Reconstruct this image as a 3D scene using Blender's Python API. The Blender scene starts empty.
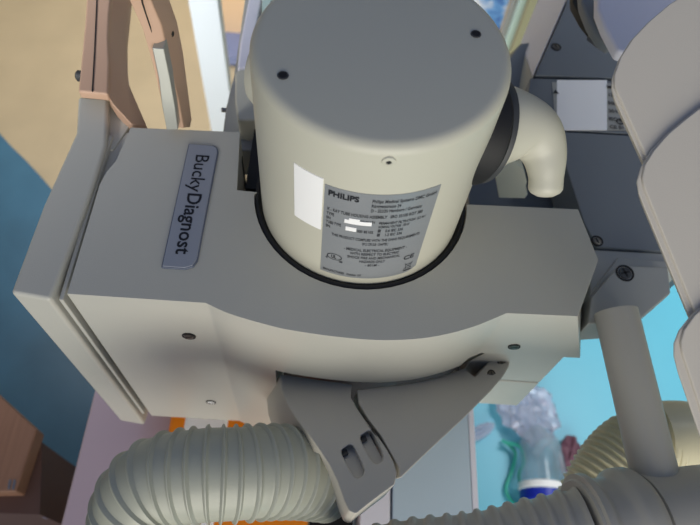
import bpy, bmesh, math, random
from mathutils import Vector as V, Matrix, noise
random.seed(4)
sc = bpy.context.scene
COL = sc.collection
PI = math.pi
# ------------------------------------------------------------------ camera
F = 640.0; CZ = 1.75; CAM = V((0, 0, CZ))
dn = V((-50, -367.5, -F)).normalized(); Zc = -dn
Yc = V((57, 1102.5, -F)); Yc = (Yc - Yc.dot(Zc)*Zc).normalized(); Xc = Yc.cross(Zc)
MW = Matrix((Xc, Yc, Zc))
def ray(u, v): return MW @ V((u-350, 262.5-v, -F))
def P(u, v, h):                      # point at height CZ-h seen at u,v of the 700x525 frame
    d = ray(u, v); return CAM + d*(h/-d.z)
def PL(o, n):                        # same on any plane
    n = V(n).normalized()
    def g(u, v):
        d = ray(u, v); return CAM + d*((o-CAM).dot(n)/d.dot(n))
    return g
def plane3(a, b, c):
    A, B, C_ = P(*a), P(*b), P(*c); return PL(A, (B-A).cross(C_-A))
cd = bpy.data.cameras.new('camera'); cam = bpy.data.objects.new('camera', cd); COL.objects.link(cam)
m4 = MW.to_4x4(); m4.translation = CAM; cam.matrix_world = m4
cd.sensor_width = 36; cd.lens = F*36/700; cd.clip_start = .01
cd.dof.use_dof = True; cd.dof.focus_distance = .56; cd.dof.aperture_fstop = 7
sc.camera = cam
# ------------------------------------------------------------------ materials
def lin(c): return tuple(((x/255)/12.92 if x/255 <= .04045 else ((x/255+.055)/1.055)**2.4) for x in c)+(1,)
def mat(name, rgb, rough=.45, metal=0, bump=.0, bscale=900, trans=0, alpha=1, coat=0, var=0, spec=.5, sheen=0):
    m = bpy.data.materials.new(name); m.use_nodes = True; nt = m.node_tree; b = nt.nodes['Principled BSDF']
    b.inputs['Base Color'].default_value = lin(rgb); b.inputs['Roughness'].default_value = rough
    b.inputs['Metallic'].default_value = metal; b.inputs['Alpha'].default_value = alpha
    b.inputs['Transmission Weight'].default_value = trans; b.inputs['Coat Weight'].default_value = coat
    b.inputs['Specular IOR Level'].default_value = spec
    tc = nt.nodes.new('ShaderNodeTexCoord')
    if bump:
        nz = nt.nodes.new('ShaderNodeTexNoise'); nz.inputs['Scale'].default_value = bscale; nz.inputs['Detail'].default_value = 2
        bp = nt.nodes.new('ShaderNodeBump'); bp.inputs['Strength'].default_value = bump; bp.inputs['Distance'].default_value = .001
        nt.links.new(tc.outputs['Object'], nz.inputs['Vector']); nt.links.new(nz.outputs['Fac'], bp.inputs['Height']); nt.links.new(bp.outputs['Normal'], b.inputs['Normal'])
    if var:
        nz = nt.nodes.new('ShaderNodeTexNoise'); nz.inputs['Scale'].default_value = 6; nz.inputs['Detail'].default_value = 4
        mx = nt.nodes.new('ShaderNodeMix'); mx.data_type = 'RGBA'
        mx.inputs['A'].default_value = lin(rgb); mx.inputs['B'].default_value = lin([x*(1-var) for x in rgb])
        nt.links.new(tc.outputs['Object'], nz.inputs['Vector']); nt.links.new(nz.outputs['Fac'], mx.inputs['Factor']); nt.links.new(mx.outputs['Result'], b.inputs['Base Color'])
    return m
M = dict(
 body=mat('powder_coated_ivory', (190, 189, 180), .42, bump=.12, var=.04),
 cream=mat('cream_enamel', (202, 200, 184), .38, bump=.06),
 duct=mat('grey_plastic', (198, 193, 182), .45, bump=.1),
 cover=mat('warm_white_plastic', (205, 198, 186), .5, bump=.1),
 console=mat('shade_darkened_grey', (112, 119, 126), .5, bump=.1),  # grey base darkened to carry the shade of faces turned from the window
 band=mat('mid_grey_paint', (165, 166, 162), .5, bump=.08),
 lav=mat('pale_grey_lilac_plastic', (222, 222, 234), .45),
 tan=mat('tan_plastic', (206, 170, 144), .45, bump=.15),
 grip=mat('brushed_grey_insert', (170, 172, 165), .3, .3),
 black=mat('black_rubber', (18, 18, 20), .6),
 dark=mat('dark_grey_plastic', (60, 62, 64), .5),
 badge=mat('blue_grey_badge', (150, 155, 166), .32, .1),
 badgerim=mat('dark_blue_badge_rim', (100, 108, 125), .3, .1),
 ink=mat('black_ink', (20, 22, 30), .5),
 inkg=mat('dark_grey_ink', (60, 62, 66), .5),
 foil=mat('silver_foil_label', (160, 164, 168), .35, .35),
 white=mat('white_paper', (255, 255, 255), .6),
 steel=mat('steel', (150, 150, 150), .3, .9),
 screw=mat('burnished_screw', (110, 105, 95), .35, .8),
 hose=mat('grey_hose_vinyl', (176, 178, 164), .36, var=.08),
 hose2=mat('dark_grey_hose_vinyl', (176, 173, 165), .4),
 hose3=mat('beige_hose_vinyl', (212, 204, 172), .38),
 table=mat('pinkish_brushed_steel', (196, 176, 186), .28, .15),
 orange=mat('orange_vinyl', (250, 140, 20), .4),
 wood=mat('wood_base', (176, 130, 104), .5),
 darkwood_and_shade=mat('brown_and_shaded_board', (92, 66, 58), .6),  # dark boards, also the painted shade of the cabinet side
 shelf=mat('pale_blue_board', (140, 140, 170), .5),
 trolley=mat('pale_blue_steel', (205, 222, 236), .35),
 ltrim=mat('lilac_white_edge', (250, 245, 255), .4),
 bag=mat('clear_film', (225, 225, 245), .25, trans=.5, alpha=.65),
 clear=mat('clear_tube', (215, 235, 245), .15, trans=.6, alpha=.5),
 green=mat('green_tube', (60, 190, 165), .3, alpha=.8),
 blue=mat('royal_blue_cap', (25, 45, 170), .4),
 pink=mat('dull_maroon', (110, 70, 85), .6),
 pale=mat('pale_green_paint', (200, 225, 215), .5),
 olive=mat('olive_paint', (170, 165, 130), .6),
 wall=mat('cream_wall', (225, 215, 185), .8),
 peach=mat('peach_board', (235, 200, 160), .6),
 cushion=mat('slate_blue_vinyl', (120, 130, 165), .5),
 doorw=mat('white_paint', (232, 240, 245), .5),
)
def wood_nodes(m, a, b_):
    nt = m.node_tree; b = nt.nodes['Principled BSDF']
    tc = nt.nodes.new('ShaderNodeTexCoord'); mp = nt.nodes.new('ShaderNodeMapping'); mp.inputs['Scale'].default_value = (40, 3, 3)
    w = nt.nodes.new('ShaderNodeTexNoise'); w.inputs['Scale'].default_value = 3; w.inputs['Detail'].default_value = 5
    mx = nt.nodes.new('ShaderNodeMix'); mx.data_type = 'RGBA'; mx.inputs['A'].default_value = lin(a); mx.inputs['B'].default_value = lin(b_)
    nt.links.new(tc.outputs['Object'], mp.inputs['Vector']); nt.links.new(mp.outputs['Vector'], w.inputs['Vector'])
    nt.links.new(w.outputs['Fac'], mx.inputs['Factor']); nt.links.new(mx.outputs['Result'], b.inputs['Base Color'])
wood_nodes(M['wood'], (160, 120, 96), (122, 88, 70))
def pattern_mat():
    m = mat('blue_white_print', (90, 130, 200), .7); nt = m.node_tree; b = nt.nodes['Principled BSDF']
    tc = nt.nodes.new('ShaderNodeTexCoord'); nz = nt.nodes.new('ShaderNodeTexNoise'); nz.inputs['Scale'].default_value = 14; nz.inputs['Detail'].default_value = 3
    cr = nt.nodes.new('ShaderNodeValToRGB'); cr.color_ramp.elements[0].position = .38; cr.color_ramp.elements[0].color = lin((50, 85, 170))
    cr.color_ramp.elements[1].position = .64; cr.color_ramp.elements[1].color = lin((235, 235, 240)); e = cr.color_ramp.elements.new(.5); e.color = lin((110, 165, 220))
    nt.links.new(tc.outputs['Object'], nz.inputs['Vector']); nt.links.new(nz.outputs['Fac'], cr.inputs['Fac']); nt.links.new(cr.outputs['Color'], b.inputs['Base Color'])
    return m
M['print'] = pattern_mat()
# ------------------------------------------------------------------ object helpers
def thing(name, label, cat, loc, group=None):
    o = bpy.data.objects.new(name, None); COL.objects.link(o); o.location = loc; o.empty_display_size = .02
    o['label'] = label; o['category'] = cat
    if group: o['group'] = group
    return o
def tag(o, label, cat, group=None):
    o['label'] = label; o['category'] = cat
    if group: o['group'] = group
    return o
def root_loc(p):
    l = V((0, 0, 0))
    while p: l = l + V(p.location); p = p.parent
    return l
def link(name, bm, m, parent=None, bevel=0, seg=3, smooth=True, label=None, crease=None):
    bmesh.ops.recalc_face_normals(bm, faces=bm.faces[:])
    if parent: off = root_loc(parent)
    else:
        xs = [v.co for v in bm.verts]
        off = V((sum(c.x for c in xs)/len(xs), sum(c.y for c in xs)/len(xs), min(c.z for c in xs)))
    for v in bm.verts: v.co -= off
    me = bpy.data.meshes.new(name); bm.to_mesh(me); bm.free(); me.materials.append(M[m] if isinstance(m, str) else m)
    o = bpy.data.objects.new(name, me); COL.objects.link(o)
    if parent: o.parent = parent
    else: o.location = off
    if bevel:
        b = o.modifiers.new('bevel', 'BEVEL'); b.width = bevel; b.segments = seg; b.limit_method = 'ANGLE'; b.angle_limit = math.radians(38)
        b.harden_normals = False
    if crease:
        for e in crease(me): me.edges[e].use_edge_sharp = True
    if smooth:
        me.polygons.foreach_set('use_smooth', [True]*len(me.polygons))
        me.set_sharp_from_angle(angle=math.radians(40)) if not bevel else None
        if bevel:
            w = o.modifiers.new('wn', 'WEIGHTED_NORMAL'); w.keep_sharp = bool(crease); w.weight = 100
    if label: o['label'] = label
    return o
def prism(top, down, bm=None, holes=()):
    """closed solid: loop of points, extruded by vector, or to a second loop (list)"""
    bm = bm or bmesh.new(); loops = [list(top)]+[list(h) for h in holes]
    tops = [[bm.verts.new(p) for p in l] for l in loops]
    if isinstance(down, list): bots = [[bm.verts.new(p) for p in down]]
    elif callable(down): bots = [[bm.verts.new(down(V(p))) for p in l] for l in loops]
    else: bots = [[bm.verts.new(V(p)+V(down)) for p in l] for l in loops]
    if holes:
        for ls in (tops, bots):
            es = []
            for l in ls:
                for i in range(len(l)): es.append(bm.edges.new((l[i], l[(i+1) % len(l)])))
            bmesh.ops.triangle_fill(bm, edges=es, use_beauty=True)
    else:
        bm.faces.new(tops[0]); bm.faces.new(bots[0][::-1])
    for t, b in zip(tops, bots):
        n = len(t)
        for i in range(n): bm.faces.new((t[i], b[i], b[(i+1) % n], t[(i+1) % n]))
    return bm
def slab(name, uv, h, th, m, parent=None, bevel=.003, **k):
    pts = [h(*q) if callable(h) else P(q[0], q[1], h) for q in uv]
    return link(name, prism(pts, V((0, 0, -th))), m, parent, bevel, **k)
def boxbm(x0, x1, y0, y1, z0, z1, bm=None):
    return prism([V((x0, y0, z1)), V((x1, y0, z1)), V((x1, y1, z1)), V((x0, y1, z1))], V((0, 0, z0-z1)), bm)
def frame_for(n):
    n = V(n).normalized(); a = V((0, 0, 1)) if abs(n.z) < .9 else V((1, 0, 0)); x = a.cross(n).normalized(); return x, n.cross(x), n
def lathe(c, n, prof, bm=None, seg=48):
    """prof: (radius, height) along n; radius 0 closes it"""
    bm = bm or bmesh.new(); x, y, n = frame_for(n); rings = []
    for r, z in prof:
        if r < 1e-7: rings.append([bm.verts.new(V(c)+n*z)])
        else: rings.append([bm.verts.new(V(c)+n*z+(x*math.cos(2*PI*i/seg)+y*math.sin(2*PI*i/seg))*r) for i in range(seg)])
    for a, b in zip(rings, rings[1:]):
        for i in range(seg):
            j = (i+1) % seg
            if len(a) == 1 and len(b) == 1: continue
            if len(a) == 1: bm.faces.new((a[0], b[i], b[j]))
            elif len(b) == 1: bm.faces.new((a[i], a[j], b[0]))
            else: bm.faces.new((a[i], a[j], b[j], b[i]))
    return bm
def catmull(pts, n=16):
    pts = [V(p) for p in pts]; q = [pts[0]*2-pts[1]]+pts+[pts[-1]*2-pts[-2]]; out = []
    for i in range(1, len(q)-2):
        a, b, c, d = q[i-1:i+3]
        for k in range(n):
            t = k/n; out.append(.5*((2*b)+(c-a)*t+(2*a-5*b+4*c-d)*t*t+(3*b-a-3*c+d)*t**3))
    out.append(pts[-1]); return out
def resample(path, step):
    L = [0]
    for a, b in zip(path, path[1:]): L.append(L[-1]+(b-a).length)
    n = max(2, int(L[-1]/step)); out = []; j = 0
    for k in range(n+1):
        s = L[-1]*k/n
        while j < len(L)-2 and L[j+1] < s: j += 1
        t = (s-L[j])/max(1e-9, L[j+1]-L[j]); out.append((path[j].lerp(path[j+1], min(1, t)), s))
    return out, L[-1]
def sweep(path, rad, step, seg=32, bm=None, cap=True):
    """rad(s, L) -> radius"""
    bm = bm or bmesh.new(); pts, L = resample(path, step); rings = []; x = None
    for i, (p, s) in enumerate(pts):
        t = (pts[min(i+1, len(pts)-1)][0]-pts[max(i-1, 0)][0]).normalized()
        if x is None: x = frame_for(t)[0]
        x = (x-t*x.dot(t)).normalized(); y = t.cross(x); r = rad(s, L)
        rings.append([bm.verts.new(p+(x*math.cos(2*PI*k/seg)+y*math.sin(2*PI*k/seg))*r) for k in range(seg)])
    for a, b in zip(rings, rings[1:]):
        for i in range(seg): bm.faces.new((a[i], a[(i+1) % seg], b[(i+1) % seg], b[i]))
    if cap: bm.faces.new(rings[0][::-1]); bm.faces.new(rings[-1])
    return bm
def rib(pitch, r, d, width=.35):
    def g(s, L):
        t = (s/pitch) % 1.0; w = abs(t-.5)*2          # w=0 at the ridge centre
        return r - d*(1-math.exp(-(w/width)**4)) 
    return g
def screw(c, n, r, parent, hm='screw', name='screw', label=None, hexs=False):
    """countersunk head: dark rim, head and slot"""
    bm = lathe(c, n, [(r*1.22, -.001), (r*1.22, .0005), (r*1.0, .0004), (r*.98, -.001), (0, -.001)], seg=28)
    a = link(name, bm, 'black', parent, label=label)
    x, y, nn = frame_for(n); c = V(c)
    h = lathe(c, n, [(r*.86, -.0008), (r*.84, .0006), (r*.6, .0009), (0, .0009)], seg=24)
    link('screw_head', h, hm, a)
    bm = bmesh.new()
    for s in ((1,) if not hexs else (1, -1)):
        d = (x+y*.35).normalized() if s == 1 else (y-x*.35).normalized(); e = nn.cross(d); w = r*.13; l = r*.62; t = c+nn*.0012
        prism([t+d*l+e*w, t-d*l+e*w, t-d*l-e*w, t+d*l-e*w], -nn*.0006, bm)
    link('screw_slot', bm, 'black', a)
    return a
def text_bm(s, size, bold=0, shear=0, align='LEFT', spacing=1):
    cu = bpy.data.curves.new('t', 'FONT'); cu.body = s; cu.size = size; cu.offset = bold; cu.shear = shear; cu.align_x = align; cu.space_character = spacing
    cu.resolution_u = 3
    o = bpy.data.objects.new('t', cu); COL.objects.link(o); dg = bpy.context.evaluated_depsgraph_get()
    me = bpy.data.meshes.new_from_object(o.evaluated_get(dg)); bm = bmesh.new(); bm.from_mesh(me)
    bpy.data.objects.remove(o); bpy.data.curves.remove(cu); bpy.data.meshes.remove(me); return bm
def join(bms):
    out = bmesh.new()
    for b in bms:
        me = bpy.data.meshes.new('x'); b.to_mesh(me); b.free(); out.from_mesh(me); bpy.data.meshes.remove(me)
    return out
# ================================================================== THE ROOM
def struct(o): o['kind'] = 'structure'; return o
def flat(pts, th=.02): return prism(pts, V((0, 0, -th)))
floor_m = mat('beige_linoleum', (205, 186, 152), .35, bump=.03, bscale=60, var=.12)
blue_m = mat('blue_linoleum', (82, 134, 164), .3, var=.25)
teal_m = mat('turquoise_linoleum', (96, 190, 214), .4, var=.05)
struct(link('floor', boxbm(-2.6, 2.6, -2.2, 3.0, -.05, 0), floor_m, smooth=False))
# blue inlay on the left with its curved border, turquoise inlay on the right (welded sheet, 2 mm)
arc = catmull([P(-60, 62, 1.75), P(0, 134, 1.75), P(28, 163, 1.75), P(52, 190, 1.75), P(90, 240, 1.75), P(150, 330, 1.75)], 8)
bl = [V((-2.6, -2.2, .002)), V((-.1, -2.2, .002)), V((-.1, arc[-1].y, .002))]+[V((p.x, p.y, .002)) for p in arc[::-1]]+[V((-2.6, arc[0].y+.3, .002))]
struct(link('floor', prism(bl, V((0, 0, -.003))), blue_m, smooth=False))
tl = [V((.25, -2.2, .002)), V((2.6, -2.2, .002)), V((2.6, 1.3, .002)), V((.9, 1.25, .002)), V((.25, .9, .002))]
struct(link('floor', prism(tl, V((0, 0, -.003))), teal_m, smooth=False))
struct(link('wall_back', boxbm(-2.6, 2.6, 3.0, 3.1, 0, 2.7), 'wall', smooth=False))
struct(link('wall_left', boxbm(-2.7, -2.6, -2.2, 3.0, 0, 2.7), 'wall', smooth=False))
struct(link('wall_right', boxbm(2.6, 2.7, -2.2, 3.0, 0, 2.7), 'wall', smooth=False))

# ================================================================== TUBE HEAD
OX, OY = .03, .383                      # axis of the round housing
HT = .525; ZT = CZ-HT
head = thing('xray_tube_head', 'ivory x-ray tube head with a round drum housing, angular shroud and tan handle', 'x-ray machine', (OX, OY, .85))
# shroud outline
front = [V((-.229, .250, 0)), V((-.106, .2505, 0)), V((-.083, .2415, 0)), V((-.045, .2325, 0)), V((-.021, .2290, 0)), V((.017, .2262, 0)), V((.056, .2262, 0)), V((.097, .2320, 0)), V((.135, .2445, 0)), V((.169, .2615, 0)),
         V((.236, .2635, 0)), V((.265, .327, 0)), V((.253, .386, 0)), V((.1375, .3815, 0))]
# finer bulge
bul = catmull(front[1:10], 5)
front = [front[0]]+bul+front[10:]
RI = .1075
inner = [V((OX+RI*math.cos(a), OY+RI*math.sin(a), 0)) for a in [math.radians(-1-d) for d in range(0, 178, 6)]]
ql, qa, qb = P(257, 192, HT), P(237, 190, HT), P(240, 132, HT)
inner.append(V((ql.x, ql.y, 0)))
back = [V((qa.x, qa.y, 0)), V((qb.x, qb.y, 0)), V((-.215, .447, 0)), V((-.2165, .430, 0)), V((-.220, .402, 0)), V((-.226, .388, 0)), V((-.229, .372, 0))]
# left piece (deep) up to x=-.045 at the front, right piece shallow, sharing vertices
bm = bmesh.new()
cut = min(range(len(front)), key=lambda i: abs(front[i].x+.045)+abs(front[i].y-.2325))
icut = min(range(len(inner)), key=lambda i: abs(inner[i].x+.045))
def vz(p, z): return bm.verts.new((p.x, p.y, z))
zt, zm, zb = ZT, ZT-.112, ZT-.375
Ft = [vz(p, zt) for p in front]; It = [vz(p, zt) for p in inner]; Bt = [vz(p, zt) for p in back]
bm.faces.new(Ft[:cut+1]+It[icut:]+Bt)
bm.faces.new(Ft[cut:]+It[:icut+1])
Lb = [vz(p, zb) for p in front[:cut+1]]
flare = {}
def low(p):
    q = p.copy()
    if p.x > .2 and p.y < .33: q.x += .022 if p.y > .26 else 0
    if abs(p.x-.236) < 1e-4: q.x += .018
    return q
Rm = [vz(low(p), ZT-(.112 if p.x < .15 else .098)) for p in front[cut:]]
Im = [vz(p, zm) for p in inner]
for i in range(cut): bm.faces.new((Ft[i], Lb[i], Lb[i+1], Ft[i+1]) if i+1 < cut else (Ft[i], Lb[i], Lb[i+1], Rm[0], Ft[i+1]))
for i in range(cut, len(front)-1):
    k = i-cut; bm.faces.new((Ft[i], Rm[k], Rm[k+1], Ft[i+1]))
bm.faces.new((Ft[-1], Rm[-1], Im[0], It[0]))
for i in range(len(inner)-1): bm.faces.new((It[i], Im[i], Im[i+1], It[i+1]))
# notch, back and left walls
Bb = [vz(p, zb) for p in back]
chain_t = [It[-1]]+Bt+[Ft[0]]; ib = vz(inner[-1], zb); chain_b = [ib]+Bb+[Lb[0]]
bm.faces.new((It[-1], Im[-1], ib, Bb[0], Bt[0]))
for i in range(1, len(chain_t)-1): bm.faces.new((chain_t[i], chain_b[i], chain_b[i+1], chain_t[i+1]))
ic = vz(inner[icut], zb)
bm.faces.new(Lb+[ic]+[ib]+Bb)
bm.faces.new((Lb[-1], Rm[0], Im[icut], ic))
bm.faces.new(Rm+Im[:icut+1])
bm.faces.new(Im[icut:]+[ib, ic])
def creases(me):
    out = []
    for e in me.edges:
        a, b = (me.vertices[i].co for i in e.vertices)
        if abs(a.x-b.x) < .02 and abs(a.y-b.y) < .01 and abs(a.z-b.z) > .05 and any(abs(a.x+OX-x) < .002 for x in (-.106, .169)): out.append(e.index)
    return out
shell = link('shroud', bm, 'body', head, bevel=.0036, seg=4, crease=creases)
# dark frame inside the shroud
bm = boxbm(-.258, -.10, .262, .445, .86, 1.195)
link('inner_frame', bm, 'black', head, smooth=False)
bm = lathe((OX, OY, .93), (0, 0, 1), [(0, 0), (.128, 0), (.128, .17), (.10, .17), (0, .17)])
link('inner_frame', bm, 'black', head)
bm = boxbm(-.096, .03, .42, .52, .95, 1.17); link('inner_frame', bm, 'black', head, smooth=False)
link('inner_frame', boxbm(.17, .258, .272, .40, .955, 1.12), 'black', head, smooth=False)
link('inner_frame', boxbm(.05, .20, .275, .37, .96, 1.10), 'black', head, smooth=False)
bm = lathe((OX, OY, ZT-.02), (0, 0, 1), [(.0995, 0), (.1065, 0), (.1065, .0185), (.1035, .0195), (.0995, .016)])
link('drum_base_ring', bm, 'black', head)  # black ring in the gap round the drum base
# drum
zc = CZ-.3336
R = .1
prof = [(0, 1.12-1.12), (R, 0)]+[(R, zc-1.12-.009)]
prof += [(R-.009+.009*math.cos(a), zc-1.12-.009+.009*math.sin(a)) for a in [math.radians(15*k) for k in range(1, 6)]]+[(R-.0095, zc-1.12), (0, zc-1.12)]
drum = link('drum_housing', lathe((OX, OY, 1.12), (0, 0, 1), prof, seg=128), 'cream', head)
for (x, y) in ((-.041, .343), (.102, .404)):
    a = lathe((x, y, zc+.0002), (0, 0, 1), [(.0042, 0), (.0040, .0006), (.0032, .0007), (.003, -.004), (0, -.004)], seg=24)
    s = link('screw', a, 'dark', drum)
    link('screw_socket', lathe((x, y, zc-.0002), (0, 0, 1), [(0, .0008), (.0031, .0008), (.0031, 0)], seg=20), 'black', s)
def cyl(th, z, r=R): t = math.radians(th); return V((OX+r*math.cos(t), OY+r*math.sin(t), z))
cs = cyl(-85.6, 1.4035); nn = V((cs.x-OX, cs.y-OY, 0)).normalized()
s = link('screw', lathe(cs, nn, [(0, .0008), (.0018, .0008), (.0022, .0016), (.0048, .0012), (.0052, 0)], seg=28), 'cream', drum)
link('screw_socket', lathe(cs, nn, [(0, .0012), (.0018, .0012), (.0018, 0)], seg=16), 'black', s)
def wrap_patch(t0, t1, z0, z1, r, th, n=24, skewl=0, corner=0):
    bm = bmesh.new(); g = {}
    for i in range(n+1):
        f = i/n
        zl = z0 + (corner*max(0, (f-(1-.12))/.12)**2 if corner else 0)
        for j, (z, rr) in enumerate(((zl, r), (z1, r), (z1, r-th), (zl, r-th))):
            g[i, j] = bm.verts.new(cyl(t0+(t1-t0)*f, z, rr))
    for i in range(n):
        for j in range(4): bm.faces.new((g[i, j], g[i+1, j], g[i+1, (j+1) % 4], g[i, (j+1) % 4]))
    bm.faces.new([g[0, j] for j in range(4)]); bm.faces.new([g[n, j] for j in range(4)])
    return bm
plate = link('rating_label', wrap_patch(-110.7, -58.6, 1.2335, 1.3640, R+.0005, .001, corner=.006), 'foil', drum)
link('blank_sticker', wrap_patch(-126.6, -111.6, 1.300, 1.3695, R+.0006, .001), 'white', drum, label='blank white paper sticker')
link('blank_sticker', wrap_patch(-100.5, -88.0, 1.3225, 1.3275, R+.0012, .0005), 'white', drum, label='narrow white strip')
link('blank_sticker', wrap_patch(-98.5, -93.5, 1.3275, 1.3300, R+.0012, .0005), 'white', drum, label='tiny white strip')
link('blank_sticker', wrap_patch(-99.6, -94.6, 1.3120, 1.3175, R+.0012, .0005), 'white', drum, label='small white strip')
def wrap_text(s, f0, f1, z, size, bold=.0001, m='inkg'):
    b = text_bm(s, size, bold); xs = [v.co.x for v in b.verts]; x0, x1 = min(xs), max(xs)
    t0, t1 = -110.7+52.1*f0, -110.7+52.1*f1
    for v in b.verts: v.co = cyl(t0+(t1-t0)*(v.co.x-x0)/(x1-x0), z+v.co.y, R+.0009)
    return link('lettering', b, m, plate, smooth=False)
wrap_text('PHILIPS', .035, .30, 1.3530, .0092, .00035, 'ink')
for s, f0, f1, z, sz in (
 ('Philips Medical Systems DMC GmbH', .41, .97, 1.3540, .0056), ('Röntgenstrasse 24', .41, .66, 1.3478, .0056), ('D - 22335 Hamburg / Germany', .41, .86, 1.3416, .0056),
 ('X - RAY TUBE HOUSING ASSEMBLY   SRO 33100 ROT 380', .03, .88, 1.3330, .0056), ('TYPE', .03, .10, 1.3268, .0054), ('SN', .03, .07, 1.3208, .0054),
 ('TUBE TYPE', .03, .17, 1.3148, .0054), ('SN', .03, .07, 1.3088, .0054), ('9890 000 86101', .24, .46, 1.3285-.003, .0050),
 ('PERMANENT FILTRATION  2.5 Al /', .50, .93, 1.3245, .0048), ('NOMINAL VOLTAGE  150 kV', .50, .78, 1.3192, .0048), ('9890 000 85102', .24, .46, 1.3110, .0050),
 ('■    0.6 IEC 336', .50, .73, 1.3130, .0054), ('■    1.2 IEC 336', .50, .73, 1.3068, .0054),
 ('THIS PRODUCT COMPLIES WITH THE DHHS REQUIREMENTS', .09, .92, 1.2985, .0054), ('OF 21 CFR SUB - CHAPTER J', .38, .62, 1.2920, .0054),
 ('- MEDICAL ELECTRICAL EQUIPMENT -', .22, .82, 1.2815, .0058), ('WITH RESPECT TO ELECTRIC', .28, .75, 1.2752, .0056), ('SHOCK FIRE AND MECHANICAL', .26, .77, 1.2690, .0056),
 ('HAZARDS ONLY', .38, .63, 1.2628, .0056), ('- 601M -', .44, .58, 1.2567, .0054), ('MANUFACTURED   October 197', .03, .42, 1.2375, .0048)):
    wrap_text(s, f0, f1, z, sz)
wrap_text('CE', .82, .93, 1.2600, .0095, .0002)
wrap_text('UL', .105, .155, 1.2625, .0070, .0003); wrap_text('c', .05, .07, 1.2595, .006, .0002); wrap_text('us', .185, .22, 1.2575, .0055, .0002)
# round UL ring, bin symbol and bar
b = bmesh.new(); N = 32
for i in range(N):
    q = []
    for k, r in ((i, .0052), (i+1, .0052), (i+1, .0060), (i, .0060)):
        a = 2*PI*k/N; q.append(b.verts.new(cyl(-103.6+math.degrees(r*1.15*math.cos(a)/R), 1.2648+r*.85*math.sin(a), R+.0009)))
    b.faces.new(q)
link('lettering', b, 'inkg', plate, smooth=False)
b = bmesh.new()
def bar(x0, z0, x1, z1, w):
    d = V((x1-x0, z1-z0)).normalized(); e = V((-d.y, d.x))*w/2
    q = [V((x0, z0))+e, V((x1, z1))+e, V((x1, z1))-e, V((x0, z0))-e]
    b.faces.new([b.verts.new(cyl(-64+math.degrees(p.x/R), 1.2440+p.y, R+.0009)) for p in q])
for a_ in ((-.003, .006, -.002, -.002), (.003, .006, .002, -.002), (-.002, -.002, .002, -.002), (-.0035, .006, .0035, .006), (-.004, -.003, .004, .008), (.004, -.003, -.004, .008)): bar(*a_, .0005)
bar(-.004, -.0055, .004, -.0055, .0018)
link('lettering', b, 'inkg', plate, smooth=False)
# badge
bc = []
x0, x1, y0, y1 = -.1515, -.1195, .2825, .4300
bc = [V((x0, y0, 0)), V((x0, y1, 0)), V((x1-.006, y1, 0)), V((x1-.0015, y1-.003, 0)), V((x1, y1-.008, 0)), V((x1, y0+.010, 0)), V((x1-.003, y0+.003, 0)), V((x1-.010, y0, 0))]
badge = link('name_badge', prism([p+V((0, 0, ZT+.0022)) for p in bc], V((0, 0, -.003))), 'badgerim', head, bevel=.0008, label='slate blue badge with lettering')
cx, cy = (x0+x1)/2, (y0+y1)/2
link('badge_face', prism([V((cx+(p.x-cx)*.93, cy+(p.y-cy)*.985, ZT+.0030)) for p in bc], V((0, 0, -.002))), 'badge', badge, bevel=.0004)
def badge_text(s, y, size, bold):
    b = text_bm(s, size, bold, 0); w = max(v.co.x for v in b.verts)
    for v in b.verts: v.co = V((-.1408+v.co.y, y-v.co.x, ZT+.0033))
    link('lettering', b, 'ink', badge, smooth=False); return w
w = badge_text('Bucky', .4165, .0196, .0001)
badge_text('Diagnost', .4165-w-.001, .0196, .0003)
# side panel (outer left leaf)
fl = [(78, 96), (76, 132), (43, 205), (10, 293), (50, 300), (56, 286), (86, 206), (95, 180), (106, 145), (108, 98)]
top = [P(u, v, HT-.001) for u, v in fl]
side = link('side_panel', prism(top, V((0, 0, -.40))), 'body', head, bevel=.004, seg=4)
# pale trim lips in the joint
for dx in (.0035,):
    link('joint_lip', boxbm(-.2373, -.2335, .2465, .44, .87, ZT-.006), 'body', head, bevel=.0008)
link('joint_recess', boxbm(-.2340, -.2200, .2620, .45, .87, ZT-.012), 'body', head, bevel=.001)
# little triangular gusset where handle meets the shroud
slab('gusset', [(108, 98), (112, 99), (131, 124), (113, 150), (106, 150)], .535, .03, 'body', head, .001)
# shroud screws
yF = .250
gF = PL(V((0, .2500, 1)), (0, -1, 0)); gR = PL(V((.2, .2625, 1)), (0, -1, 0))
screw(gF(189, 336)-V((0, .0005, 0)), (0, -1, 0), .0056, head)
screw(gF(211, 402)-V((0, .0005, 0)), (0, -1, 0), .0052, head, hm='white', label='white capped screw')
screw(gR(514, 346)-V((0, .001, 0)), (0, -1, 0), .0052, head)
# lower right boxes (collimator)
link('collimator_box', boxbm(.165, .262, .266, .41, CZ-.711, CZ-.6255), 'body', head, bevel=.002)
link('collimator_box', boxbm(.160, .262, .266, .41, CZ-.802, CZ-.714), 'body', head, bevel=.002)
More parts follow.
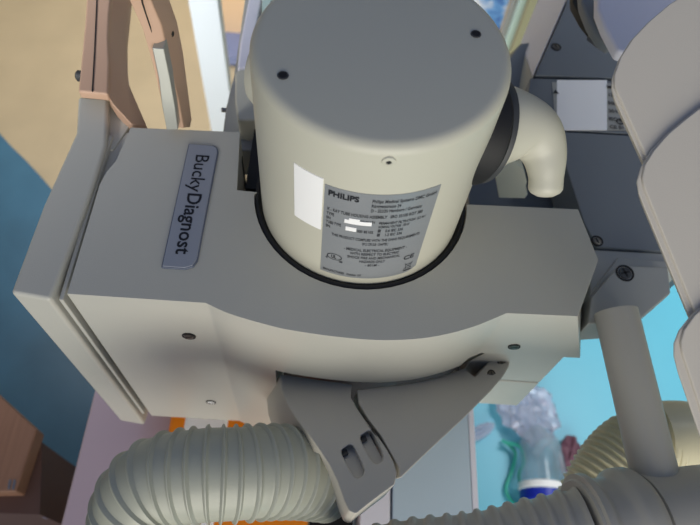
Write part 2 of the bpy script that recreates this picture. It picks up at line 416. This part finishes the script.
# cable duct below the bulge
dp = plane3((300, 385, .650), (460, 372, .650), (352, 505, .560))
def slot_hole(c, s):
    return [dp(c[0]+x*s, c[1]+y*s) for x, y in ((-7, -8), (-1, -12), (2, -12), (4, -9), (10, 3), (12, 9), (11, 13), (7, 16), (4, 15), (1, 11), (-4, 2), (-7, -5))]
lp = [(280, 374), (352, 384), (351, 397), (357, 408), (366, 421), (378, 436), (387, 449), (394, 462), (397, 473), (395, 484), (375, 499), (356, 514), (349, 511), (344, 500), (337, 480), (329, 464), (320, 450), (309, 434), (297, 419), (287, 403), (282, 390)]
hs = [slot_hole((350, 459), 1.2), slot_hole((369, 445), 1.2)]
left_edge = [dp(*q) for q in lp[-9:]+lp[:1]]
def duct_down(p):
    q = p+V((0, .004, -.085)); d = min((p-e).length for e in left_edge)
    return q+V((-.018, -.006, 0)) if d < 1e-5 and p.x < -.0 else q
duct = link('cable_duct', prism([dp(*q) for q in lp], duct_down, holes=hs), 'duct', head, bevel=.005, seg=4, label='grey plastic duct collar with two latch slots')
link('slot_floor', prism([dp(*q)+V((0, 0, -.010)) for q in ((336, 444), (366, 424), (388, 464), (358, 486))], V((0, 0, -.004))), 'duct', duct, smooth=False)
for c in ((345, 452), (364, 438)):
    b = prism([dp(c[0]+x, c[1]+y)+V((0, 0, -.006)) for x, y in ((-4, -2), (2, -5), (4, 0), (-2, 3))], V((0, 0, -.006)))
    link('latch', b, 'dark', duct, bevel=.0005)
rp = [(357, 390), (400, 385), (440, 377), (463, 368.5), (475, 377), (489, 362), (511, 357), (509, 367), (503, 377), (491, 391), (463, 419), (430, 450), (400, 479), (399, 468), (392, 455), (381, 436), (368, 419), (359, 404)]
link('cable_duct', prism([dp(*q)+V((0, 0, .001)) for q in rp], V((0, .01, -.06))), 'duct', head, bevel=.002, label='long tapering grey arm cover')
for q in ((491, 374), (501, 363)): screw(dp(*q)+V((0, 0, .0015)), (0, 0, 1), .0035, head)
# tan handle
hd = link('handle', prism([P(*q, .502) for q in ((87, -14), (85, 20), (81, 62), (78, 91), (108, 94), (109, 62), (108, 38), (109, 14), (112, -14))], V((0, 0, -.011))), 'tan', head, bevel=.0025, label='tan plastic handle frame')
sm = [P(*q, .5012) for q in ((98, -14), (95.2, 50), (93, 91), (91.6, 91), (94, 50), (96.8, -14))]
link('seam', prism(sm, V((0, 0, -.002))), 'black', hd, smooth=False)
wl = [(108, -14, .506), (107, 30, .506), (108, 62, .506), (107, 95, .508), (113, 104, .512), (131, 124, .525), (147, 127, .535), (126, 78, .532), (124, 60, .532), (124, 35, .532), (129, -14, .532)]
link('handle_foot', prism([P(*q) for q in wl], V((0, 0, -.02))), 'tan', hd, bevel=.0015)
screw(P(121.5, 70, .5265), (.7, 0, .7), .0035, hd, hm='dark')
link('knob', lathe(P(80, 76, .515), (-1, 0, 0), [(0, .004), (.004, .004), (.006, .002), (.006, -.003), (0, -.003)], seg=20), 'dark', hd)
# right arm: top band and slanting inner face
outer = [(158, -20), (165, 2), (175, 30), (181, 60), (187, 105), (190, 128)]
mid = [(144, -20), (151, 0), (162, 26), (169, 58), (180, 105), (184, 128)]
inn = [(121, -20), (129, 0), (142, 28), (153, 66), (162, 105), (167, 128)]
bm = bmesh.new(); rr = []
for o_, m_, i_ in zip(outer, mid, inn):
    h_ = .36+.155*(m_[1]+20)/148
    a, b_, c_ = P(*o_, h_+.022), P(*m_, h_), P(*i_, h_); rr.append([bm.verts.new(p) for p in (a, b_, c_, c_+V((.004, .022, 0)), a+V((0, .012, 0)))])
for r0, r1 in zip(rr, rr[1:]):
    for k in range(5): bm.faces.new((r0[k], r0[(k+1) % 5], r1[(k+1) % 5], r1[k]))
bm.faces.new(rr[0]); bm.faces.new(rr[-1][::-1])
link('handle_arm', bm, 'tan', hd, bevel=.0015)
def HV(u, v, lift=.0015): return P(u, v, .36+.155*(v+20)/148-lift)
sm = [HV(138.5, -16), HV(143, 4), HV(150.5, 26), HV(157, 49), HV(155.9, 49), HV(149.3, 26), HV(141.8, 4), HV(137.3, -16)]
link('seam', prism(sm, V((0, .004, 0))), 'black', hd, smooth=False)
gi = [HV(152, 48, .009), HV(164, 49, .009), HV(170, 78, .009), HV(175, 106, .009), HV(178, 130, .009), HV(166.5, 130, .009), HV(162, 106, .009), HV(158.5, 78, .009)]
link('grip_insert', prism(gi, V((0, .014, 0))), 'grip', hd, bevel=.001, label='smooth grey grip insert')
screw(P(171, 33, .428), (1, -.3, .5), .0030, hd, hm='dark')
# crossbar far end of the handle
link('handle_arm', boxbm(-.31, -.20, .70, .74, CZ-.55, CZ-.50), 'tan', hd, bevel=.004)
# cable horn on the right and socket ring
pc = [P(480, 128, .415), P(508, 126, .415), P(532, 133, .420), P(543, 151, .430), P(546, 172, .440), P(545, 196, .455)]
def hr(s, L):
    t = s/L
    r = .0152+.0265*max(0, 1-t/.85)**1.15
    if t > .93: r *= math.sqrt(max(.05, 1-((t-.93)/.07)**2*.75))
    return r
horn = link('cable_horn', sweep(catmull(pc, 12), hr, .003, 36), 'cream', head)
link('socket_ring', lathe(P(478, 131, .412), V((.9, .12, -.25)), [(0, -.02), (.042, -.02), (.046, 0), (.046, .004), (.042, .008), (.038, .008), (0, .008)], seg=56), 'black', head)
link('socket_ring', lathe(P(483, 130, .414), V((.9, .12, -.25)), [(.044, 0), (.0455, .003), (.0455, .006), (.042, .008), (.038, .008)], seg=56), 'dark', head)
for q, h in (((562, 147), .435), ((516, 156), .44)): link('screw', lathe(P(*q, h), V((.6, -.5, .4)), [(0, .003), (.003, .003), (.0045, .001), (.0045, -.004), (0, -.004)], seg=18), 'dark', head)
# stub socket on the left of the drum
link('cable_horn', lathe(V((OX-.085, OY+.045, CZ-.415)), V((-.95, .3, -.1)), [(0, -.03), (.03, -.03), (.034, 0), (.034, .012), (.028, .02), (0, .022)], seg=40), 'cream', head)
# yoke behind the drum
yk = slab('yoke', [(246, -10), (300, -10), (300, 150), (223, 150), (223, 129), (226, 106), (234, 74)], .60, .05, 'band', head, .003)
slab('yoke_rail', [(262, -10), (262, 2), (256, 30), (251, 68), (237, 68), (240, 40), (250, -10)], .585, .02, 'lav', yk, .004)
slab('yoke_pad', [(235, 73), (239, 69), (254, 69), (262, 100), (262, 120), (238, 120), (235, 100)], .565, .04, 'cream', yk, .003)
slab('yoke_plate', [(262, -10), (300, -10), (300, 40), (262, 40)], .57, .01, 'pale', yk, .001)
screw(P(273, 3, .5695), (0, 0, 1), .003, yk, hm='steel')
link('knob', lathe(P(224, 110, .62), (-1, 0, 0), [(0, .003), (.003, .003), (.003, -.003), (0, -.003)], seg=16), 'steel', yk)

# ================================================================== CONSOLE (column body behind)
con = thing('column_carriage', 'boxy grey carriage in shade darkened colour with screwed cover panels behind the drum', 'machine housing', P(585, 160, .75))
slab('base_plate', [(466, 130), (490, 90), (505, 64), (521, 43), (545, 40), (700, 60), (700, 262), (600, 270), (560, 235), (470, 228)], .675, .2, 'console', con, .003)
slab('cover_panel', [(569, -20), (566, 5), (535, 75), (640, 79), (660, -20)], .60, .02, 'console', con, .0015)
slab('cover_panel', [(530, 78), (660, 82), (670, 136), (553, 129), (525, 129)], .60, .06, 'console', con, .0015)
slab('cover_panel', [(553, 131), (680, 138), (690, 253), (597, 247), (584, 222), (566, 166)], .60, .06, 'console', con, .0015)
slab('front_band', [(590, 249), (690, 254.5), (690, 264), (660, 264), (640, 290), (590, 300)], .604, .05, 'band', con, .002)
# pale sloping flank
A = [P(566, 0, .602), P(533, 76, .602), P(521, 42, .72), P(538, 0, .72), P(576, -30, .602), P(548, -30, .72)]
bm = prism([A[4], A[0], A[1], A[2], A[3], A[5]], V((.01, .01, -.03))); link('flank_panel', bm, 'lav', con, bevel=.002)
bm = prism([P(533, 77, .604), P(524, 130, .604), P(508, 130, .70), P(505, 60, .72), P(521, 43, .722)], V((.01, .01, -.03))); link('flank_panel', bm, 'band', con, bevel=.002)
for q in ((556, 47), (597, 241)): screw(P(*q, .5995), (0, 0, 1), .0058, con)
slab('blank_sticker', [(557, 80), (607, 80), (607, 130), (557, 130)], .5985, .0008, 'white', con, 0, smooth=False, label='large blank white sticker')
lb = link('data_label', prism([P(*q, .5990) for q in ((552, 82), (640, 84), (650, 131), (556, 129))], V((0, 0, -.0006))), 'band', con, smooth=False)
def flat_text(s, u, v, size, h=.5975, bold=.0002, parent=lb):
    b = text_bm(s, size, bold); o = P(u, v, h)
    for q in b.verts: q.co = V((o.x+q.co.x, o.y+q.co.y-.03*q.co.x, o.z))
    link('lettering', b, 'ink', parent, smooth=False)
for i, (s, u) in enumerate((('MODEL', 607), ('120 V~', 608), ('50/60', 608), ('2014', 609), ('IEC 601', 609), ('CE 01', 610))): flat_text(s, u, 88+i*8, .0078)
b = text_bm('®', .013, .0004); o_ = P(617, 124, .5975)
for q in b.verts: q.co = V((o_.x+q.co.x, o_.y+q.co.y, o_.z))
link('lettering', b, 'ink', lb, smooth=False)
flat_text('▲', 553, 93, .008)
# cream plate added for the lit floor seen through a gap by the horn
g = PL(P(512, 190, .62), (0, -.75, .66))
M['gap_bright'] = mat('lit_gap_cream', (252, 250, 222), .5)  # near-white colour carries the brightness of the lit gap
tag(link('lit_gap_plate', prism([g(*q) for q in ((509, 157), (524, 171), (527, 182), (525, 190), (528, 194), (525, 198.5), (499, 198), (495, 174), (503, 167))], V((0, .02, -.004))), 'gap_bright', bevel=.0008), 'small pale cream plate added for the lit gap between the drum and the cable horn', 'bracket')
# mounting bracket with socket bolt
br = thing('mounting_bracket', 'grey chamfered bracket with a socket bolt holding the round tube', 'bracket', P(625, 300, .66))
slab('back_plate', [(618, 257.5), (668, 261), (669, 292), (640, 312), (588, 318), (590, 294)], .600, .04, 'band', br, .0015)
slab('front_plate', [(619, 265), (668, 267), (671, 293), (640, 319), (632, 321), (588, 324), (591, 297)], .583, .045, 'band', br, .002)
screw(P(625, 273, .5825), (0, 0, 1), .0082, br, hexs=True, hm='dark', name='socket_bolt')
screw(P(632, 312, .5825), (0, 0, 1), .0036, br, hm='dark')
# round tube
a_, b_ = P(616, 312, .566), P(656.5, 482, .59)
tb = link('support_tube', sweep([a_, a_.lerp(b_, .5), b_], lambda s, L: .0212, .01, 48), 'hose2', bevel=0)
tag(tb, 'smooth grey round tube running from the bracket down to the hose collar', 'tube')

# ================================================================== ARM COVERS, right edge
arm = thing('articulated_arm', 'warm white jointed arm of overlapping rounded covers along the right edge', 'machine arm', P(680, 200, .7))
gp = PL(P(640, 110, .36), (0.05, -.42, .9))
def cover(rim, face, lift, th=.016):
    up = V((0, 0, lift))
    a = link('arm_cover', prism([gp(*q)+up-V((0, 0, .0025)) for q in rim], V((.01, .004, -th))), 'cover', arm, bevel=.002)
    link('cover_face', prism([gp(*q)+up for q in face], V((0, 0, -.004))), 'cover', a, bevel=.0012)
cover([(720, -30), (690, -12), (668, 3), (648, 20), (631, 38), (619, 57), (612.5, 76), (612.5, 88), (616, 98), (647, 166), (720, 190), (760, 100), (760, -30)],
      [(722, -28), (691, -10), (669, 4), (649, 21), (632, 39), (620.5, 57), (614.5, 75), (615, 86), (618, 93), (651, 166), (720, 190), (760, 100), (760, -30)], 0)
cover([(760, 70), (720, 95), (700, 107), (682, 121), (664, 136), (648, 153), (638, 170), (634, 184), (636, 196), (640, 206), (692, 332), (760, 340)],
      [(760, 72), (721, 97), (701, 109), (683, 123), (665, 138), (650, 155), (641, 170), (639, 182), (641, 192), (698, 332), (760, 340)], .006)
cover([(760, 280), (720, 294), (700, 306), (684, 320), (672, 335), (667, 348), (667, 360), (671, 376), (710, 490), (760, 490)],
      [(760, 282), (721, 296), (701, 308), (686, 322), (676, 336), (673, 348), (675, 360), (714, 478), (760, 490)], .012)
# knuckle parts at the top
slab('knuckle', [(598, -20), (598, 8), (605, 26), (618, 50), (650, 60), (690, -20)], .44, .015, 'lav', arm, .004)
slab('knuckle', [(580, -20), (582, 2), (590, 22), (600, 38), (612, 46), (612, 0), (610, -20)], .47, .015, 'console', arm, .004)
slab('knuckle', [(572, -20), (573, 2), (583, 20), (594, 34), (610, 40), (606, -20)], .50, .012, 'black', arm, .002)
kb = lathe(P(600, 40, .50), P(610, 48, .50)-P(600, 40, .50), [(0, -.012), (.009, -.012), (.009, .004), (.007, .006), (.0065, .012), (0, .012)], seg=24)
link('locking_pin', kb, 'steel', arm)

# ================================================================== HOSES
h1 = catmull([P(331, 477, .688), P(300, 472, .658), P(268, 471, .637), P(238, 473, .626), P(200, 475, .622), P(160, 483, .630), P(139, 507, .650), P(140, 545, .69), P(170, 590, .74), P(230, 640, .80)], 14)
hose = link('corrugated_hose', sweep(h1, rib(.0120, .0452, .0034, .24), .0120/14, 56), 'hose')
tag(hose, 'ribbed light grey hose curling left out of the slotted duct collar', 'hose')
h2 = catmull([P(330, 590, .66), P(400, 572, .64), P(480, 563, .62), P(545, 548, .61), P(590, 538, .60)], 14)
t2 = thing('corrugated_hose', 'dark grey ribbed hose along the bottom edge with smooth collars', 'hose', P(560, 540, .70))
link('ribbed_tube', sweep(h2, rib(.0155, .045, .003, .45), .0155/10, 56), 'hose2', t2)
h2b = catmull([P(583, 539, .60), P(640, 531, .60), P(700, 522, .60), P(780, 515, .60)], 12)
def cuff(s, L):
    r = .049
    for c_, w_, d_ in ((.006, .008, .006), (.045, .012, .007)):
        r += d_*math.exp(-((s-c_)/w_)**4)
    if s < .003: r -= .004
    if .058 < s < .061: r -= .006
    return r
link('collar', sweep(h2b, cuff, .0012, 64), 'hose2', t2)
h3 = catmull([P(584, 565, .78), P(592, 508, .75), P(608, 474, .735), P(634, 447, .73), P(668, 441, .73)], 14)
t3 = thing('corrugated_hose', 'beige finely ribbed hose arching behind the smooth tube', 'hose', P(600, 460, .82))
link('ribbed_tube', sweep(h3, rib(.0062, .0405, .0030, .5), .0075/8, 48), 'hose3', t3)
link('smooth_cuff', sweep(catmull([P(655, 438, .73), P(690, 438, .73), P(760, 450, .74)], 8), lambda s, L: .0425, .004, 48), 'hose3', t3)

# ================================================================== FURNITURE AND FAR THINGS
tbm = boxbm(-.345, .0, -.45, .36, .745, .765)
tt = thing('examination_table', 'pinkish steel examination table below the tube head', 'table', (-.17, 0, 0))
link('table_top', tbm, 'table', tt, bevel=.004)
for x in (-.30, -.05):
    for y in (-.38, .28): link('leg', lathe((x, y, 0), (0, 0, 1), [(0, 0), (.02, 0), (.02, .75), (0, .75)], seg=20), 'steel', tt)
link('gap_bar', boxbm(.002, .066, -.4, .34, .70, .755), 'black', tt, bevel=.003)  # black bar in the gap beside the table top
pad = thing('orange_cushion', 'orange vinyl cushion with a white centre band on the steel table', 'cushion', (-.12, .15, .7655))
link('cushion_body', boxbm(-.215, .0, .08, .33, .766, .800), 'orange', pad, bevel=.01, seg=4)
link('white_band', boxbm(-.195, -.125, .078, .332, .7655, .8025), 'white', pad, bevel=.01, seg=4)
trl = thing('equipment_trolley', 'pale blue steel trolley with a lilac white edge, beside the orange cushion', 'trolley', (.17, .25, 0))
link('trolley_top', boxbm(.118, .232, -.3, .5, .50, .80), 'trolley', trl, bevel=.002)
link('edge_strip', boxbm(.072, .114, -.3, .5, .52, .803), 'ltrim', trl, bevel=.002)
link('edge_strip', boxbm(.2335, .242, -.3, .5, .50, .797), 'ltrim', trl, bevel=.001)
link('trolley_base', boxbm(.09, .30, -.28, .48, .0, .50), 'black', trl, bevel=.002)
# wooden cabinet lower left
wc = thing('wooden_cabinet', 'low wooden cabinet with a chrome pull at the lower left', 'cabinet', (-.62, .2, 0))
slabp = [V((-.95, .58, .60)), V((-.585, .352, .60)), V((-.484, .283, .60)), V((-.488, .178, .60)), V((-.60, .17, .60)), V((-.95, .17, .60))]
link('cabinet_top', prism(slabp, V((0, 0, -.04))), 'wood', wc, bevel=.003)
link('cabinet_side', prism([V((-.90, .52, .56)), V((-.60, .33, .56)), V((-.485, .27, .56)), V((-.455, .15, .56)), V((-.9, .14, .56))], V((0, 0, -.22))), 'darkwood_and_shade', wc, smooth=False)  # side coloured darker than the top to carry its shade
link('cabinet_foot', prism([V((-.90, .50, .34)), V((-.62, .32, .34)), V((-.50, .26, .34)), V((-.47, .2, .34)), V((-.9, .2, .34))], V((0, 0, -.34))), 'darkwood_and_shade', wc, smooth=False)
link('lower_shelf', prism([P(*q, 1.22) for q in ((-40, 470), (0, 489), (44, 513), (44, 518), (0, 500), (-40, 482))], V((0, 0, -.02))), 'shelf', wc, bevel=.002)
for du in (0, 4.5):
    link('door_pull', prism([P(u, v, 1.149) for u, v in ((9+du, 479), (11.5+du, 480), (9.5+du, 490), (7+du, 489))], V((0, 0, -.004))), 'steel', wc, bevel=.0008)
# dark floor-standing unit beside it
du_ = link('floor_cabinet', boxbm(-.50, -.36, -.1, .24, 0, .30), 'darkwood_and_shade', bevel=.003)
tag(du_, 'low dark brown floor cabinet between the wooden cabinet and the steel table', 'cabinet')
# breathing kit on the turquoise floor
fz = .006
kb = thing('oxygen_kit', 'clear bottle with a royal blue base and looped tubing on the turquoise floor', 'bottle', P(540, 480, 1.74))
p0 = P(543, 500, 1.69); ax = (P(539, 445, 1.69)-p0).normalized()
link('bottle_body', lathe(p0, ax, [(0, 0), (.056, 0), (.056, .05), (.05, .085), (.05, .15), (.03, .18), (.015, .19), (0, .19)], seg=40), 'clear', kb)
link('blue_base', lathe(p0-ax*.012, ax, [(0, 0), (.05, 0), (.0575, .008), (.0575, .032), (0, .032)], seg=40), 'blue', kb)
link('white_ring', lathe(p0+ax*.022, ax, [(.0565, 0), (.060, .002), (.060, .016), (.0565, .018)], seg=40), 'white', kb)
bm = bmesh.new(); bmesh.ops.create_uvsphere(bm, u_segments=48, v_segments=28, radius=1)
bc_ = P(527, 413, 1.72)
for v in bm.verts:
    n = noise.noise(v.co*2.6)*.35+noise.noise(v.co*7)*.18
    v.co = V((v.co.x*.075*(1+n)-v.co.y*.02, v.co.y*.085*(1+n), v.co.z*.022*(1+2*n)))+bc_+V((0, 0, .01))
bag = link('plastic_bag', bm, 'bag'); tag(bag, 'crumpled clear plastic bag lying above the blue based bottle', 'bag')
bm = bmesh.new(); bmesh.ops.create_uvsphere(bm, u_segments=32, v_segments=20, radius=1)
bc_ = P(571, 463, 1.73)
for v in bm.verts:
    n = noise.noise(v.co*3+V((5, 1, 2)))*.5
    v.co = V((v.co.x*.035*(1+n), v.co.y*.06*(1+n), v.co.z*.02*(1+n)))+bc_+V((0, 0, .01))
bag = link('plastic_pouch', bm, 'pink'); tag(bag, 'dull maroon pouch on the floor right of the blue based bottle', 'pouch')
def tubing(name, pts, r, m, label):
    link(name, sweep(catmull([P(u, v, 1.735-dz) for u, v, dz in pts], 12), lambda s, L: r, .006, 12), m, kb, label=label)
tubing('oxygen_tubing', [(502, 440, 0), (515, 452, .01), (512, 470, .0), (506, 490, 0), (516, 505, 0), (532, 512, 0)], .0045, 'green', 'thin green oxygen tubing looped left of the bottle')
tubing('oxygen_tubing', [(505, 442, .02), (520, 447, .03), (524, 462, .03), (519, 475, .03), (524, 490, .03), (536, 500, .04)], .0045, 'green', 'thin green tubing crossing beside the clear bottle')
tubing('clear_tubing', [(535, 455, .05), (545, 443, .06), (556, 450, .05), (562, 470, .05), (563, 490, .03)], .010, 'clear', 'wide clear tubing arched over the blue based bottle')
tubing('clear_tubing', [(535, 412, .02), (546, 430, .02), (556, 440, .03), (562, 460, .02), (566, 480, .0)], .006, 'clear', 'narrow clear tubing running from the plastic bag')
bm = bmesh.new(); bmesh.ops.create_uvsphere(bm, u_segments=24, v_segments=16, radius=1)
for v in bm.verts: v.co = V((v.co.x*.03+v.co.y*.03, v.co.y*.03, v.co.z*.015*(1+noise.noise(v.co*4))))+P(480, 432, 1.73)
tag(link('tissue', bm, 'bag'), 'small crumpled scrap of clear film at the trolley edge', 'scrap')
# far background: white leaf, stool, printed curtain, frame
def RY(u, v, y): d = ray(u, v); return CAM+d*(y/d.y)
a, b_ = RY(199, 50, 1.30), RY(226, 50, 1.30)
tag(link('white_partition', boxbm(a.x, b_.x, 1.28, 1.32, 0, 1.7), 'doorw', bevel=.003), 'tall white partition edge standing on the beige floor left of the drum', 'partition')
c = P(233, 40, 1.70)
tag(link('floor_cushion', lathe((c.x, c.y, .004), (0, 0, 1), [(0, 0), (.09, 0), (.10, .02), (.09, .045), (0, .05)], seg=36), 'cushion'), 'slate blue cushion on the floor behind the white partition', 'cushion')
a, b_ = RY(224, 10, 1.9), RY(245, 10, 1.9)
tag(link('storage_box', boxbm(a.x-.02, b_.x+.1, 1.95, 2.2, 0, .5), 'peach', bevel=.003), 'peach coloured box on the floor behind the slate blue cushion', 'box')
def vpanel(u0, u1, v, y, th, m, name, z1=1.6):
    a, b_ = RY(u0, v, y), RY(u1, v, y); return link(name, boxbm(a.x, b_.x, y, y+th, 0, z1), m, bevel=.003)
tag(vpanel(470, 505, 15, 1.75, .03, 'print', 'printed_screen'), 'blue and white printed folding screen behind the drum', 'screen')
tag(vpanel(503, 509, 30, 1.72, .02, 'band', 'grey_post'), 'slim grey post at the edge of the printed screen', 'post')
tag(vpanel(509.5, 519, 30, 1.69, .02, 'pale', 'green_post'), 'pale green painted board between the grey and olive posts', 'board')
tag(vpanel(519, 533, 30, 1.65, .03, 'olive', 'olive_post'), 'olive painted post beside the grey carriage', 'post')

# ================================================================== LIGHT
def area(name, loc, target, sx, sy, power, col):
    l = bpy.data.lights.new(name, 'AREA'); l.shape = 'RECTANGLE'; l.size = sx; l.size_y = sy; l.energy = power; l.color = col
    o = bpy.data.objects.new(name, l); COL.objects.link(o); o.location = loc
    o.rotation_euler = (V(target)-V(loc)).to_track_quat('-Z', 'Y').to_euler(); return o
area('window_light', (.35, -2.1, 1.55), (.1, .4, 1.05), 2.4, 2.2, 62, (1.0, .95, .82))
l = area('floor_fill', (-1.1, 2.0, 2.65), (-1.1, 2.0, 0), 1.2, 1.0, 8, (1.0, .96, .9)); l.data.spread = 1.5  # added fill, no lamp known here; brightens back floor, spread misses the machine
l = area('floor_fill', (1.5, 1.2, 2.65), (1.5, 1.0, 0), .8, .8, 11, (.95, .98, 1.0)); l.data.spread = 1.3  # second added fill, brightens the floor on the right
l = area('partition_fill', (-1.6, -.6, 2.4), (-.55, 1.3, .8), .4, .4, 6, (1.0, .99, .97)); l.data.spread = .75  # added fill aimed at the white partition, passing left of the machine
w = bpy.data.worlds.new('world'); sc.world = w; w.use_nodes = True
bg = w.node_tree.nodes['Background']; bg.inputs[0].default_value = (.42, .57, 1.0, 1); bg.inputs[1].default_value = .26
sc.view_settings.view_transform = 'Standard'; sc.view_settings.look = 'None'; sc.view_settings.gamma = 1
sc.view_settings.exposure = 0
